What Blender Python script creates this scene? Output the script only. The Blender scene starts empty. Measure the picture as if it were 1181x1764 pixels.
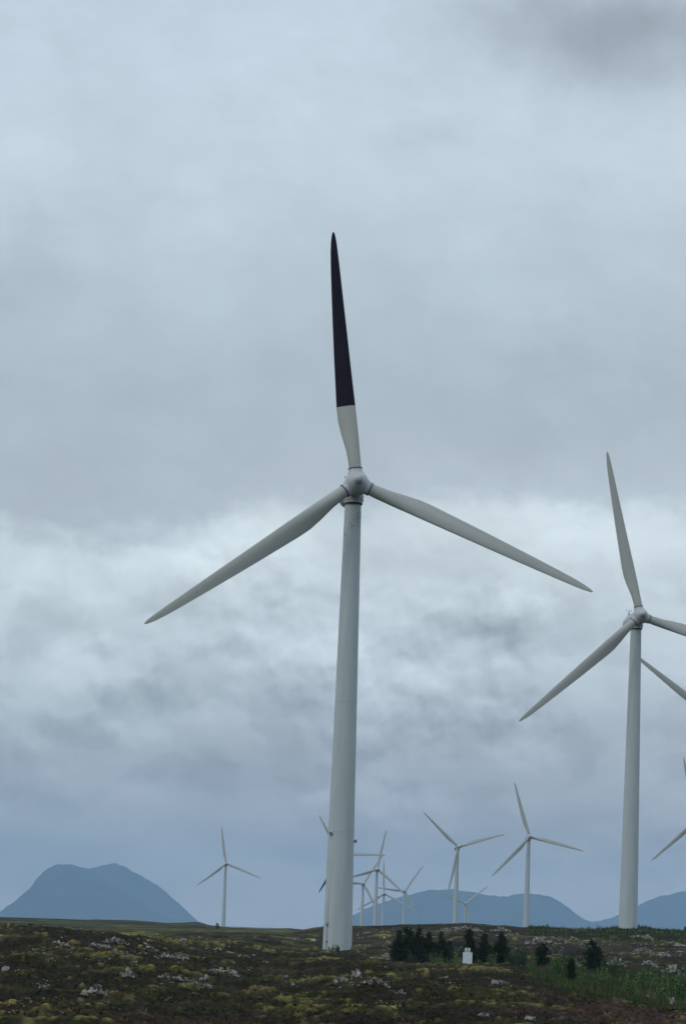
import bpy, bmesh, math, random
import numpy as np
from mathutils import Matrix, Vector
rad = math.radians
S = bpy.context.scene
COL = S.collection

# ------------------------------------------------------------------ camera
EYE = 6.0                      # camera height in scene units (m)
FPX = 6300.0                   # focal length in pixels of the 1181x1764 photograph
PITCH, ROLL = rad(6.5), rad(2.07)
R0 = Vector((1, 0, 0)); U0 = Vector((0, -math.sin(PITCH), math.cos(PITCH)))
FWD = Vector((0, math.cos(PITCH), math.sin(PITCH)))
RT = R0*math.cos(ROLL) + U0*math.sin(ROLL)
UP = -R0*math.sin(ROLL) + U0*math.cos(ROLL)
cd = bpy.data.cameras.new('camera'); cam = bpy.data.objects.new('camera', cd); COL.objects.link(cam)
cd.sensor_fit = 'VERTICAL'; cd.sensor_height = 36.0; cd.lens = 36.0*FPX/1764
cd.clip_start = 0.5; cd.clip_end = 120000
cam.matrix_world = Matrix(((RT.x, UP.x, -FWD.x, 0), (RT.y, UP.y, -FWD.y, 0), (RT.z, UP.z, -FWD.z, EYE), (0, 0, 0, 1)))
S.camera = cam

def ray(px, py):
    d = FWD + RT*((px-590.5)/FPX) - UP*((py-882)/FPX)
    return d/d.y               # unit depth along Y

# ------------------------------------------------------------------ render / light
S.render.engine = 'CYCLES'
S.view_settings.view_transform = 'Standard'; S.view_settings.look = 'None'
S.view_settings.exposure = 0.0; S.view_settings.gamma = 1.0
S.cycles.max_bounces = 6; S.cycles.volume_bounces = 2
S.cycles.use_denoising = True
SUN_EL, SUN_ROT = 42.0, 235.0    # elevation; bearing from +Y, clockwise (behind and left of the camera)
sd = bpy.data.lights.new('sun', 'SUN'); sun = bpy.data.objects.new('sun', sd); COL.objects.link(sun)
sd.energy = 0.75; sd.angle = rad(14); sd.color = (1, .95, .88)
az = rad(SUN_ROT)
sdir = Vector((math.sin(az)*math.cos(rad(SUN_EL)), math.cos(az)*math.cos(rad(SUN_EL)), math.sin(rad(SUN_EL))))
sun.rotation_euler = sdir.to_track_quat('Z', 'Y').to_euler()

class NT:
    """small helper to write node maths"""
    def __init__(s, nt): s.nt = nt
    def n(s, t, **k):
        q = s.nt.nodes.new(t)
        for a, b in k.items(): setattr(q, a, b)
        return q
    def set(s, sock, v):
        if isinstance(v, bpy.types.NodeSocket): s.nt.links.new(v, sock)
        else: sock.default_value = v
    def m(s, op, a, b=None, c=None, clamp=False):
        q = s.n('ShaderNodeMath', operation=op, use_clamp=clamp); s.set(q.inputs[0], a)
        if b is not None: s.set(q.inputs[1], b)
        if c is not None: s.set(q.inputs[2], c)
        return q.outputs[0]
    def xyz(s, x, y, z=0.0):
        q = s.n('ShaderNodeCombineXYZ')
        for i, v in enumerate((x, y, z)): s.set(q.inputs[i], v)
        return q.outputs[0]
    def noise(s, vec, scale, detail=5, rough=.5, dist=0., out=0):
        q = s.n('ShaderNodeTexNoise'); s.set(q.inputs['Vector'], vec)
        q.inputs['Scale'].default_value = scale; q.inputs['Detail'].default_value = detail
        q.inputs['Roughness'].default_value = rough; q.inputs['Distortion'].default_value = dist
        return q.outputs[out]
    def ramp(s, fac, stops, interp='LINEAR'):
        q = s.n('ShaderNodeValToRGB'); s.set(q.inputs[0], fac); cr = q.color_ramp; cr.interpolation = interp
        while len(cr.elements) < len(stops): cr.elements.new(.5)
        for e, (p, c) in zip(cr.elements, stops):
            e.position = p; e.color = (*c, 1) if isinstance(c, tuple) else (c, c, c, 1)
        return q.outputs[0]
    def mix(s, fac, a, b, blend='MIX'):
        q = s.n('ShaderNodeMix', data_type='RGBA', blend_type=blend); s.set(q.inputs[0], fac)
        s.set(q.inputs[6], (*a, 1) if isinstance(a, tuple) else a); s.set(q.inputs[7], (*b, 1) if isinstance(b, tuple) else b)
        return q.outputs[2]

W = bpy.data.worlds.new('World'); S.world = W; W.use_nodes = True
wt = W.node_tree; wt.nodes.clear(); N = NT(wt)
tc = N.n('ShaderNodeTexCoord').outputs['Generated']
sep = N.n('ShaderNodeSeparateXYZ'); N.set(sep.inputs[0], tc)
u = N.m('DEGREES', N.m('ARCTAN2', sep.outputs[0], sep.outputs[1]))
v = N.m('DEGREES', N.m('ARCSINE', sep.outputs[2]))
# warp the cloud coordinates with noise so that no edge is a clean curve
nv = N.xyz(N.m('MULTIPLY', u, .8), v)
w1 = N.m('SUBTRACT', N.noise(nv, .45, 5, .55), .5)
w2 = N.m('SUBTRACT', N.noise(N.xyz(N.m('MULTIPLY', u, .8), v, 7.3), .5, 5, .55), .5)
w3 = N.m('SUBTRACT', N.noise(N.xyz(u, v, 3.1), 2.2, 5, .6), .5)
w4 = N.m('SUBTRACT', N.noise(N.xyz(u, v, 9.7), 2.2, 5, .6), .5)
uw = N.m('ADD', N.m('ADD', u, N.m('MULTIPLY', w1, 1.8)), N.m('MULTIPLY', w3, .45))
vw = N.m('ADD', N.m('ADD', v, N.m('MULTIPLY', w2, 1.5)), N.m('MULTIPLY', w4, .38))
VM, VM0 = 32.0, -2.0
stops = [(-2, (.64, .66, .66)), (.4, (.70, .73, .73)), (1.5, (.51, .55, .585)), (2.8, (.50, .56, .60)),
         (4.3, (.60, .70, .74)), (6.35, (.70, .815, .84)), (6.95, (.52, .615, .665)), (8.6, (.475, .575, .63)), (10.2, (.53, .65, .71)),
         (12.2, (.61, .73, .81)), (14.8, (.595, .71, .80)), (20, (.52, .62, .72)), (30, (.54, .66, .80))]
# the dark layer hangs lower on the left
vb = N.m('ADD', N.m('ADD', vw, N.m('MULTIPLY', N.m('SUBTRACT', N.noise(N.xyz(N.m('MULTIPLY', u, .7), v, 12.), 1.6, 9, .6, .3), .5), 1.0)), N.ramp(N.m('DIVIDE', N.m('ADD', u, 6.), 12.), [(.0, .55), (.28, .62), (.42, .0), (1., -.12)]))
base = N.ramp(N.m('DIVIDE', N.m('SUBTRACT', vb, VM0), VM), [((a-VM0)/VM, c) for a, c in stops], 'EASE')
def px2uv(x, y):
    d = ray(x, y); return math.degrees(math.atan2(d.x, 1)), math.degrees(math.atan2(d.z, math.hypot(d.x, 1)))
blobs = [(1070, 40, 210, 85, -.40), (880, 60, 130, 45, -.10), (1020, 120, 120, 40, -.10), (740, 240, 100, 28, -.07), (40, 500, 110, 90, -.12), (560, 120, 200, 90, .05), (200, 330, 120, 60, -.05),
         (170, 860, 230, 70, -.07), (860, 760, 330, 80, -.06), (380, 950, 170, 45, .22), (1000, 900, 240, 60, .20), (60, 980, 100, 30, .08), (250, 1215, 90, 35, -.08), (440, 1200, 60, 30, -.05), (820, 1220, 120, 40, -.06), (520, 1010, 120, 30, .06),
         (885, 1048, 34, 24, .22), (868, 1080, 60, 26, -.22), (720, 1100, 60, 30, -.09), (130, 1165, 75, 50, .18), (480, 1120, 120, 50, .07),
         (650, 1160, 70, 45, .16), (60, 1245, 120, 40, -.10), (330, 1310, 260, 45, -.16), (900, 1330, 300, 60, -.07), (700, 1440, 330, 40, -.05), (320, 1495, 90, 35, .22),
         (150, 1440, 150, 25, .08), (1030, 1545, 160, 28, .10), (250, 1380, 60, 20, .08)]
acc = None
for x, y, sx, sy, a in blobs:
    bu, bv = px2uv(x, y)
    du = N.m('MULTIPLY', N.m('SUBTRACT', uw, bu), 110/sx); dv = N.m('MULTIPLY', N.m('SUBTRACT', vw, bv), 110/sy)
    g = N.m('MULTIPLY', N.m('EXPONENT', N.m('MULTIPLY', N.m('ADD', N.m('MULTIPLY', du, du), N.m('MULTIPLY', dv, dv)), -1.0)), a)
    acc = g if acc is None else N.m('ADD', acc, g)
# billowy detail, strongest in the middle band of heaped cloud
f1 = N.m('SUBTRACT', N.noise(N.xyz(N.m('MULTIPLY', u, .8), v, 1.7), .8, 9, .56, .2), .5)
us = N.m('ADD', u, N.m('MULTIPLY', w3, .35)); vsx = N.m('ADD', v, N.m('MULTIPLY', w4, .3))
def heap(vec):                                  # cauliflower heads of cumulus
    q = N.n('ShaderNodeTexVoronoi', feature='SMOOTH_F1', voronoi_dimensions='2D'); N.set(q.inputs['Vector'], vec); q.inputs['Scale'].default_value = .6
    q.inputs['Detail'].default_value = 4; q.inputs['Roughness'].default_value = .5; q.inputs['Lacunarity'].default_value = 2.1; q.inputs['Smoothness'].default_value = .6
    return q.outputs['Distance']
us8 = N.m('MULTIPLY', us, .8)
ra_ = heap(N.xyz(N.m('ADD', us8, .05), N.m('ADD', vsx, .15), 5.5))
rb_ = heap(N.xyz(us8, vsx, 5.5))
relief = N.m('SUBTRACT', ra_, rb_)
puff = N.ramp(N.noise(N.xyz(N.m('MULTIPLY', us, .75), vsx, 4.2), .95, 5, .48, .0), [(.34, 0.), (.455, .3), (.49, .72), (.66, 1.)])
pm = N.ramp(N.m('DIVIDE', N.m('SUBTRACT', v, VM0), VM), [(.09, 0.), (.14, 1.), (.21, 1.), (.27, 0.)])
f2 = N.m('MULTIPLY', N.m('SUBTRACT', puff, .5), pm)
amp = N.ramp(N.m('DIVIDE', N.m('SUBTRACT', v, VM0), VM), [(.07, .3), (.12, .8), (.16, 1.), (.23, .9), (.275, .12), (.45, .15)])
tot = N.m('ADD', N.m('ADD', N.m('ADD', acc, 1.0), N.m('MULTIPLY', f1, .26)), N.m('MULTIPLY', f2, .22))
tot = N.m('ADD', tot, N.m('MULTIPLY', N.m('MULTIPLY', relief, amp), N.m('MULTIPLY', N.ramp(N.noise(N.xyz(us, v, 2.2), .35, 2, .5), [(.40, .2), (.60, 1.)]), .8)))
vs = N.n('ShaderNodeVectorMath', operation='SCALE'); tn = N.n('ShaderNodeVectorMath', operation='MULTIPLY'); N.set(tn.inputs[0], base); tn.inputs[1].default_value = (1.03, .995, 1.0); N.set(vs.inputs[0], tn.outputs[0]); N.set(vs.inputs['Scale'], N.m('MULTIPLY', tot, 10.0))
bgc = N.n('ShaderNodeBackground'); N.set(bgc.inputs[0], vs.outputs[0]); bgc.inputs[1].default_value = .1
sky = N.n('ShaderNodeTexSky'); sky.sky_type = 'NISHITA'; sky.sun_disc = False
sky.sun_elevation = rad(SUN_EL); sky.sun_rotation = rad(SUN_ROT)
bgn = N.n('ShaderNodeBackground'); N.set(bgn.inputs[0], sky.outputs[0]); bgn.inputs[1].default_value = .05
mx = N.n('ShaderNodeMixShader'); mx.inputs[0].default_value = .94
wt.links.new(bgn.outputs[0], mx.inputs[1]); wt.links.new(bgc.outputs[0], mx.inputs[2])
wt.links.new(mx.outputs[0], N.n('ShaderNodeOutputWorld').inputs[0])
W.cycles.sampling_method = 'MANUAL'; W.cycles.sample_map_resolution = 512

# ------------------------------------------------------------------ helpers
def mat(name, color=(.5, .5, .5), rough=.7, spec=.3):
    m = bpy.data.materials.new(name); m.use_nodes = True
    b = m.node_tree.nodes['Principled BSDF']; b.inputs['Base Color'].default_value = (*color, 1)
    b.inputs['Roughness'].default_value = rough; b.inputs['Specular IOR Level'].default_value = spec
    return m, NT(m.node_tree), b

def tag(o, label=None, cat=None, group=None, kind=None):
    if label: o['label'] = label
    if cat: o['category'] = cat
    if group: o['group'] = group
    if kind: o['kind'] = kind
    return o

def empty(name, loc=(0, 0, 0), rz=0):
    o = bpy.data.objects.new(name, None); COL.objects.link(o); o.location = loc; o.rotation_euler = (0, 0, rz)
    o.empty_display_size = 1; return o

def link(name, me, mats, parent=None, smooth=True):
    for m in mats: me.materials.append(m)
    if smooth: me.polygons.foreach_set('use_smooth', [True]*len(me.polygons))
    o = bpy.data.objects.new(name, me); COL.objects.link(o)
    if parent: o.parent = parent
    return o

def mesh_py(name, vs, fs):
    me = bpy.data.meshes.new(name); me.from_pydata([tuple(v) for v in vs], [], fs); me.update(); return me

def mesh_np(name, verts, loops, per):
    """verts (n,3); loops flat indices; per = verts per face"""
    me = bpy.data.meshes.new(name); nf = len(loops)//per
    me.vertices.add(len(verts)); me.vertices.foreach_set('co', np.ascontiguousarray(verts, dtype=np.float32).ravel())
    me.loops.add(len(loops)); me.loops.foreach_set('vertex_index', np.ascontiguousarray(loops, dtype=np.int32).ravel())
    me.polygons.add(nf); me.polygons.foreach_set('loop_start', np.arange(nf, dtype=np.int32)*per)
    me.update(calc_edges=True); return me

def add_colors(me, cols):
    a = me.color_attributes.new('tint', 'FLOAT_COLOR', 'POINT')
    c = np.ones((len(cols), 4), dtype=np.float32); c[:, :3] = cols; a.data.foreach_set('color', c.ravel())

def lathe(prof, seg=48, axis='Z'):
    vs, fs = [], []
    for r, z in prof:
        for k in range(seg):
            a = 2*math.pi*k/seg
            vs.append((r*math.cos(a), r*math.sin(a), z) if axis == 'Z' else (r*math.cos(a), z, r*math.sin(a)))
    n = len(prof)
    for i in range(n-1):
        for k in range(seg):
            q = [i*seg+k, i*seg+(k+1) % seg, (i+1)*seg+(k+1) % seg, (i+1)*seg+k]
            fs.append(q if axis == 'Z' else q[::-1])
    fs.append(list(range(seg))[::-1] if axis == 'Z' else list(range(seg)))
    t = [(n-1)*seg+k for k in range(seg)]; fs.append(t if axis == 'Z' else t[::-1])
    return vs, fs

def tube(p0, p1, r0, r1, seg=8):
    p0, p1 = Vector(p0), Vector(p1); d = (p1-p0).normalized()
    a = d.orthogonal().normalized(); b = d.cross(a); vs = []
    for p, r in ((p0, r0), (p1, r1)):
        for k in range(seg):
            t = 2*math.pi*k/seg; vs.append(p+(a*math.cos(t)+b*math.sin(t))*r)
    fs = [[k, (k+1) % seg, seg+(k+1) % seg, seg+k] for k in range(seg)]+[list(range(seg))[::-1], [seg+k for k in range(seg)]]
    return vs, fs

def box(c, s):
    x, y, z = c; a, b, d = s[0]/2, s[1]/2, s[2]/2
    vs = [(x+i*a, y+j*b, z+k*d) for i in (-1, 1) for j in (-1, 1) for k in (-1, 1)]
    return vs, [[0, 1, 3, 2], [4, 6, 7, 5], [0, 4, 5, 1], [2, 3, 7, 6], [0, 2, 6, 4], [1, 5, 7, 3]]

def join(*geos):
    V_, F_ = [], []
    for vs, fs in geos:
        o = len(V_); V_ += [tuple(v) for v in vs]; F_ += [[i+o for i in f] for f in fs]
    return V_, F_

# ------------------------------------------------------------------ numpy noise
rng = np.random.default_rng(7)
PERM = rng.permutation(512); PERM = np.concatenate([PERM, PERM, PERM]); GR = rng.uniform(0, 2*np.pi, 512)
GX, GY = np.cos(GR), np.sin(GR)
def perlin(x, y):
    xi, yi = np.floor(x).astype(np.int64), np.floor(y).astype(np.int64); xf, yf = x-xi, y-yi
    def g(i, j, dx, dy):
        h = PERM[(PERM[i & 511]+(j & 511)) & 511]; return GX[h]*dx+GY[h]*dy
    sx = xf*xf*xf*(xf*(xf*6-15)+10); sy = yf*yf*yf*(yf*(yf*6-15)+10)
    a = g(xi, yi, xf, yf); b = g(xi+1, yi, xf-1, yf); c = g(xi, yi+1, xf, yf-1); d = g(xi+1, yi+1, xf-1, yf-1)
    return (a+(b-a)*sx)*(1-sy)+(c+(d-c)*sx)*sy
def fbm(x, y, lam, oc=3, o=0., g=.5):
    s, a, f = 0, 1., 1./lam
    for k in range(oc):
        s = s+a*perlin(x*f+o+17.3*k, y*f-o+5.1*k); a *= g; f *= 2.03
    return s
def billow(x, y, lam, oc=3, o=0.):
    s, a, f = 0, 1., 1./lam
    for k in range(oc):
        s = s+a*(.35-np.abs(perlin(x*f+o+11.3*k, y*f-o+3.1*k))); a *= .5; f *= 2.03
    return -s*1.6+.1

# ------------------------------------------------------------------ terrain
XC = [-120, 0, 60, 120, 180, 240, 320, 400, 460, 520, 580, 620, 700, 800, 880, 960, 1060, 1181, 1300]
def row(vals): return vals
SKY = [(-120, 1577), (0, 1580), (100, 1583), (152, 1585), (166, 1584.5), (230, 1586), (290, 1591), (320, 1590), (337, 1589), (362, 1595), (400, 1599), (420, 1598.5), (440, 1600), (500, 1599), (520, 1601),
       (545, 1597), (560, 1595), (610, 1594), (640, 1597), (660, 1597), (675, 1594), (690, 1592), (705, 1593), (713, 1597), (740, 1594), (790, 1590),
       (812, 1590.5), (850, 1594), (872, 1594), (905, 1599), (960, 1601), (1000, 1602), (1030, 1602), (1043, 1598), (1062, 1597), (1100, 1595.5), (1112, 1596), (1130, 1600), (1181, 1603), (1300, 1606)]
SX, SYv = zip(*SKY)
def skyl(x): return float(np.interp(x, SX, SYv))
L = {}
L[127] = [1762]*19
#        -120   0     60    120   180   240   320   400   460   520   580   620   700   800   880   960   1060  1181  1300
L[165] = [1722, 1722, 1720, 1720, 1724, 1724, 1728, 1730, 1732, 1735, 1732, 1728, 1733, 1735, 1735, 1738, 1742, 1750, 1750]
L[210] = [1682, 1680, 1676, 1680, 1684, 1684, 1688, 1694, 1700, 1702, 1692, 1688, 1692, 1690, 1692, 1702, 1716, 1738, 1738]
L[250] = [1638, 1638, 1634, 1638, 1643, 1648, 1655, 1664, 1672, 1676, 1668, 1666, 1667, 1667, 1668, 1681, 1702, 1730, 1730]
L[290] = [1605, 1605, 1600, 1606, 1614, 1620, 1632, 1642, 1650, 1656, 1653, 1655, 1665, 1668, 1671, 1700, 1718, 1736, 1736]
L[335] = [1597, 1597, 1592, 1598, 1604, 1608, 1620, 1632, 1640, 1645, 1645, 1648, 1658, 1665, 1668, 1685, 1698, 1712, 1712]
L[380] = [1612, 1610, 1607, 1610, 1612, 1610, 1618, 1624, 1634, 1640, 1642, 1645, 1656, 1663, 1662, 1668, 1676, 1690, 1690]
L[440] = [1618, 1618, 1616, 1616, 1614, 1613, 1614, 1616, 1628, 1636, 1641, 1643, 1650, 1652, 1650, 1655, 1660, 1666, 1670]
L[540] = [1618, 1618, 1616, 1616, 1612, 1611, 1610, 1612, 1616, 1628, 1640, 1636, 1630, 1632, 1634, 1638, 1640, 1645, 1645]
L[650] = [1612, 1612, 1611, 1610, 1609, 1608, 1607, 1608, 1609, 1614, 1616, 1614, 1610, 1606, 1609, 1614, 1618, 1626, 1626]
L[770] = [1606, 1606, 1606, 1606, 1605, 1604, 1604, 1604, 1605, skyl(520)+2]+[skyl(x)+(0 if x < 1000 else 6) for x in XC[10:]]
TR = {}
for D in L: TR[D] = list(zip(XC, L[D]))
TR[830] = [(x, max(y+1.5, 1602) if x < 520 else y+(.0 if x < 1000 else 4.5)) for x, y in SKY]
TR[880] = [(x, max(y+3, 1602) if x < 520 else y+(3. if x < 1000 else 0)) for x, y in SKY]
TR[1050] = [(x, max(y+4, 1600) if x < 520 else y+14) for x, y in SKY]
TR[1500] = [(x, y+2.5 if x < 520 else y+20) for x, y in SKY]
TR[2000] = [(x, y if x < 540 else y+16) for x, y in SKY]
TR[2600] = [(x, y+5 if x < 520 else y+16) for x, y in SKY]
rD = sorted(TR)

dense = np.radians(np.arange(-5.9, 5.9, .0145))
g_ = [dense[-1]]
st = rad(.02)
while g_[-1] < math.pi-.12:
    st *= 1.13; g_.append(g_[-1]+min(st, .11))
side = np.array(g_[1:]); TH = np.concatenate([-side[::-1], dense, side])
ra = [3.0]
while ra[-1] < 100: ra.append(ra[-1]*1.09)
while ra[-1] < 420: ra.append(ra[-1]*1.0031)
while ra[-1] < 950: ra.append(ra[-1]*1.0042)
while ra[-1] < 2700: ra.append(ra[-1]*1.012)
while ra[-1] < 33500: ra.append(ra[-1]*1.08)
RA = np.array(ra)

def layer_s(D):
    ts, ss = [], []
    for x, y in TR[D]:
        d = ray(x, y); h = math.hypot(d.x, 1); ts.append(math.atan2(d.x, 1)); ss.append(d.z/h)
    fl = -3.2/D
    ts = [ts[0]-rad(6)]+ts+[ts[-1]+rad(6)]; ss = [fl]+ss+[fl]
    o = np.interp(TH, ts, ss)
    k = 9 if D < 700 else (3 if D < 1000 else 3)      # soften the polyline
    if k > 1:
        ker = np.hanning(k*2+1); ker /= ker.sum(); o = np.convolve(np.pad(o, k, mode='edge'), ker, 'valid')
    return o
SL = np.array([layer_s(D) for D in rD])
near = np.array([-2.6/60.]*len(TH)); mid = np.array([-3.05/105.]*len(TH)); n3 = np.array([-1.6/3]*len(TH))
far0 = np.minimum(SL[-1], -6./2600)
RD = np.array([3., 60., 105.]+rD+[5000., 12000., 37000.])
SLL = np.vstack([n3, near, mid, SL, [np.full(len(TH), -10/5000.)], [np.full(len(TH), -12/12000.)], [np.full(len(TH), -14/37000.)]])
Zl = SLL*RD[:, None]
lr = np.log(RA); lR = np.log(RD)
idx = np.clip(np.searchsorted(lR, lr)-1, 0, len(RD)-2)
t = ((lr-lR[idx])/(lR[idx+1]-lR[idx]))[:, None]
# Catmull-Rom style monotone-ish interpolation in log distance
m_ = np.zeros_like(Zl); dz = np.diff(Zl, axis=0)/np.diff(lR)[:, None]
m_[1:-1] = np.where(dz[:-1]*dz[1:] > 0, 2*dz[:-1]*dz[1:]/(dz[:-1]+dz[1:]+1e-12), 0); m_[0] = dz[0]; m_[-1] = dz[-1]
h = (lR[idx+1]-lR[idx])[:, None]
ZG = (2*t**3-3*t**2+1)*Zl[idx]+(t**3-2*t**2+t)*h*m_[idx]+(-2*t**3+3*t**2)*Zl[idx+1]+(t**3-t**2)*h*m_[idx+1]
X = RA[:, None]*np.sin(TH)[None]; Y = RA[:, None]*np.cos(TH)[None]
Rr = RA[:, None]*np.ones_like(X)
nf = np.clip(Rr/60, 0, 1)*np.clip((1400-Rr)/500, 0, 1)
fade = np.clip((800-Rr)/250, .32, 1)                       # keep the far ridge close to its skyline
big = fbm(X, Y, 38, 3, 2.2)*.55
mound = billow(X*.8, Y*.8, 9, 3, 5.5)
small = billow(X*.62, Y*.9, 2.2, 3, 8.5)
clump = billow(X*.6, Y*.8, .8, 2, 14.5)
tiny = fbm(X, Y, .9, 2, 1.5)
lump = np.clip(fbm(X, Y, 16, 2, 4.4)*2+.5, 0, 1)
NZ = nf*fade*(big+mound*(.50+.42*lump)+small*.40+(tiny*.06+clump*.22)*np.clip((450-Rr)/100, 0, 1))
ZG = ZG+NZ+EYE
ZG += np.clip((Rr-900)/400, 0, 1)*np.clip((9000-Rr)/3000, 0, 1)*fbm(X, Y, 160, 3, 1.1)*.8
nr, nc = X.shape
def zat(x, y):
    th = math.atan2(x, y); r = math.hypot(x, y)
    i = min(max(np.searchsorted(RA, r)-1, 0), nr-2); j = min(max(np.searchsorted(TH, th)-1, 0), nc-2)
    a = (r-RA[i])/(RA[i+1]-RA[i]); b = (th-TH[j])/(TH[j+1]-TH[j])
    return float((ZG[i, j]*(1-b)+ZG[i, j+1]*b)*(1-a)+(ZG[i+1, j]*(1-b)+ZG[i+1, j+1]*b)*a)
def hit(px, py, d0=110, d1=1400):
    """first ground point along the ray of a photo pixel"""
    d = ray(px, py); D = d0
    while D < d1:
        if EYE+d.z*D <= zat(d.x*D, D): return Vector((d.x*D, D, zat(d.x*D, D)))
        D *= 1.002
    return Vector((d.x*d1, d1, zat(d.x*d1, d1)))
def at(px, D, py=1640):
    d = ray(px, py); return Vector((d.x*D, D, zat(d.x*D, D)))

PX = 590+6300*np.tan(np.clip(TH, -1.2, 1.2))[None]*np.ones_like(X)-26+0*X      # photo column at ground level
PXr = PX
# ---- ground cover colours (what grows where, with bank shade painted in), from height above the local mean and patch noise
p1 = fbm(X, Y, 22, 4, 9.1); p2 = fbm(X, Y, 7, 4, 3.3); p3 = fbm(X, Y, 2.2, 3, 6.3); p4 = fbm(X, Y, 30, 3, 12.7)
hgt = mound*.9+small*.7+p3*.3+clump*.35
gr_ = np.gradient(ZG, axis=0)/np.gradient(RA)[:, None]; gt_ = np.gradient(ZG, axis=1)/(np.gradient(TH)[None]*Rr)
steep = np.sqrt(gr_**2+gt_**2)
def C(*c): return np.array(c)[None, None]
def sm(x, a, b):
    q = np.clip((x-a)/(b-a), 0, 1); return (q*q*(3-2*q))[..., None]
col = C(.040, .036, .019)*np.ones(X.shape+(1,))
col = col+(C(.082, .088, .034)-col)*sm(p2+hgt*.5, -.32, .12)               # olive heath
col = col+(C(.040, .024, .031)-col)*sm(p4+p3*.3, .12, .38)*.8               # flowering heather
col = col+(C(.030, .046, .018)-col)*sm(p1-p3*.2, .22, .42)*.8               # grass
p5 = fbm(X, Y, 3.2, 3, 44.)[..., None]; mo = C(.085, .092, .036)+(C(.135, .122, .052)-C(.085, .092, .036))*np.clip(p5*2.2+.35, 0, 1)
col = col+(C(.11, .10, .062)-col)*sm(fbm(X, Y, 11, 4, 61.), .12, .4)*.7       # bleached grass
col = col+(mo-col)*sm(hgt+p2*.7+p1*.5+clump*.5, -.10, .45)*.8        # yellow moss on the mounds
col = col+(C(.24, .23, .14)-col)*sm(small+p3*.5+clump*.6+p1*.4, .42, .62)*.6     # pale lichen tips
col = col+(C(.010, .010, .007)-col)*sm(-hgt-clump*.4, .05, .38)*.7                   # much darker tone in the hollows between mounds
col = col+(C(.020, .016, .011)-col)*sm(steep, .32, .85)*.8*sm(-Rr, -1000, -900)   # steep little banks: peat brown that also paints in their shade
# purple heather tract low at the right and left foreground, green valley on the right
gx = sm(PXr, 880, 1010)*(1-sm(np.abs(Rr-310)/75, .75, 1.1))
col = col+(C(.030, .050, .018)-col)*gx*.85
hx = sm(PXr, 760, 960)*(1-sm(Rr, 205, 240))
col = col+(C(.046, .028, .034)-col)*hx*sm(-p3-p2+.15, 0, .4)*.8
px_ = (1-sm(Rr, 150, 175))*(1-sm(PXr, 380, 560)); col = col+(C(.034, .021, .022)-col)*px_*sm(.35-p2, 0, .3)*.6
fx = sm(Rr, 420, 480)*(1-sm(PXr, 480, 560))
col = col+(C(.052, .058, .026)-col)*fx*.75
fx2 = sm(Rr, 900, 1300); col = col+(C(.026, .033, .016)-col)*fx2*.8*(1-sm(PXr, 130, 260)); col = col+(C(.034, .034, .020)-col)*fx2*.6*sm(PXr, 130, 260)
seam = (1-sm(np.abs(p3+p2*.5)/.12, 0, 1))
# grey rock showing through on the slopes
rk = sm(billow(X, Y*1.5, 5, 4, 21.)+p1*.8-.35*(1-np.clip((Rr-380)/200, 0, 1))-.3*(Rr > 900), .40, .52)
rk = rk*(Rr[..., None] < 1000)*(Rr[..., None] > 100)
col = col+(C(.20, .20, .19)-col)*rk*.75
col = col*(1+np.clip(Rr[..., None]-500, 0, 1)*(fbm(X, Y*.35, 30, 4, 91.)[..., None]*1.1+fbm(X, Y*.3, 6, 2, 95.)[..., None]*.8))
lum = col.mean(-1, keepdims=True); col = np.clip(col*.95*(np.clip(lum, .004, 1)/.045)**.35*C(1.8, 1.6, 1.1), 0.003, .42)
verts = np.stack([X, Y, ZG], -1).reshape(-1, 3)
i, j = np.meshgrid(np.arange(nr-1), np.arange(nc), indexing='ij'); j2 = (j+1) % nc
quads = np.stack([i*nc+j, i*nc+j2, (i+1)*nc+j2, (i+1)*nc+j], -1).reshape(-1)
# centre cap
verts = np.vstack([verts, [[0, 0, float(ZG[0].mean())]]])
me = mesh_np('ground', verts, quads, 4)
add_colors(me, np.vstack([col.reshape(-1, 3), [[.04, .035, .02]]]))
gm, G, gb = mat('heath', rough=.95, spec=.08)
att = G.n('ShaderNodeAttribute', attribute_name='tint').outputs['Color']
geo = G.n('ShaderNodeNewGeometry').outputs['Position']
fine = G.noise(geo, 3.2, 6, .72); speck = G.noise(geo, 7.0, 4, .7)
mul = G.ramp(fine, [(.30, .30), (.48, .85), (.66, 1.9)])
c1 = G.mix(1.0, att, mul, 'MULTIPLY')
sp = G.ramp(speck, [(.60, 0.), (.70, 1.)])
c2 = G.mix(G.m('MULTIPLY', sp, .35), c1, (.16, .15, .085))
pal = G.ramp(G.noise(geo, .9, 5, .65), [(.64, 0.), (.69, 1.)])
c2 = G.mix(G.m('MULTIPLY', pal, .55), c2, G.mix(G.ramp(speck, [(.42, 0.), (.56, 1.)]), (.03, .03, .028), (.26, .26, .24)))
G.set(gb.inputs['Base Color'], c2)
bp = G.n('ShaderNodeBump'); bp.inputs['Strength'].default_value = 1.; bp.inputs['Distance'].default_value = .3; G.set(bp.inputs['Height'], fine); G.set(gb.inputs['Normal'], bp.outputs[0])
o = link('ground', me, [gm]); tag(o, kind='structure')
capv = [tuple(verts[k]) for k in range(nc)]+[tuple(verts[-1])]
o = link('ground_patch', mesh_py('cap', capv, [[(k+1) % nc, k, nc] for k in range(nc)][:]), [mat('heath_near', (.04, .038, .022), .95)[0]]); tag(o, kind='structure')

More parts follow.
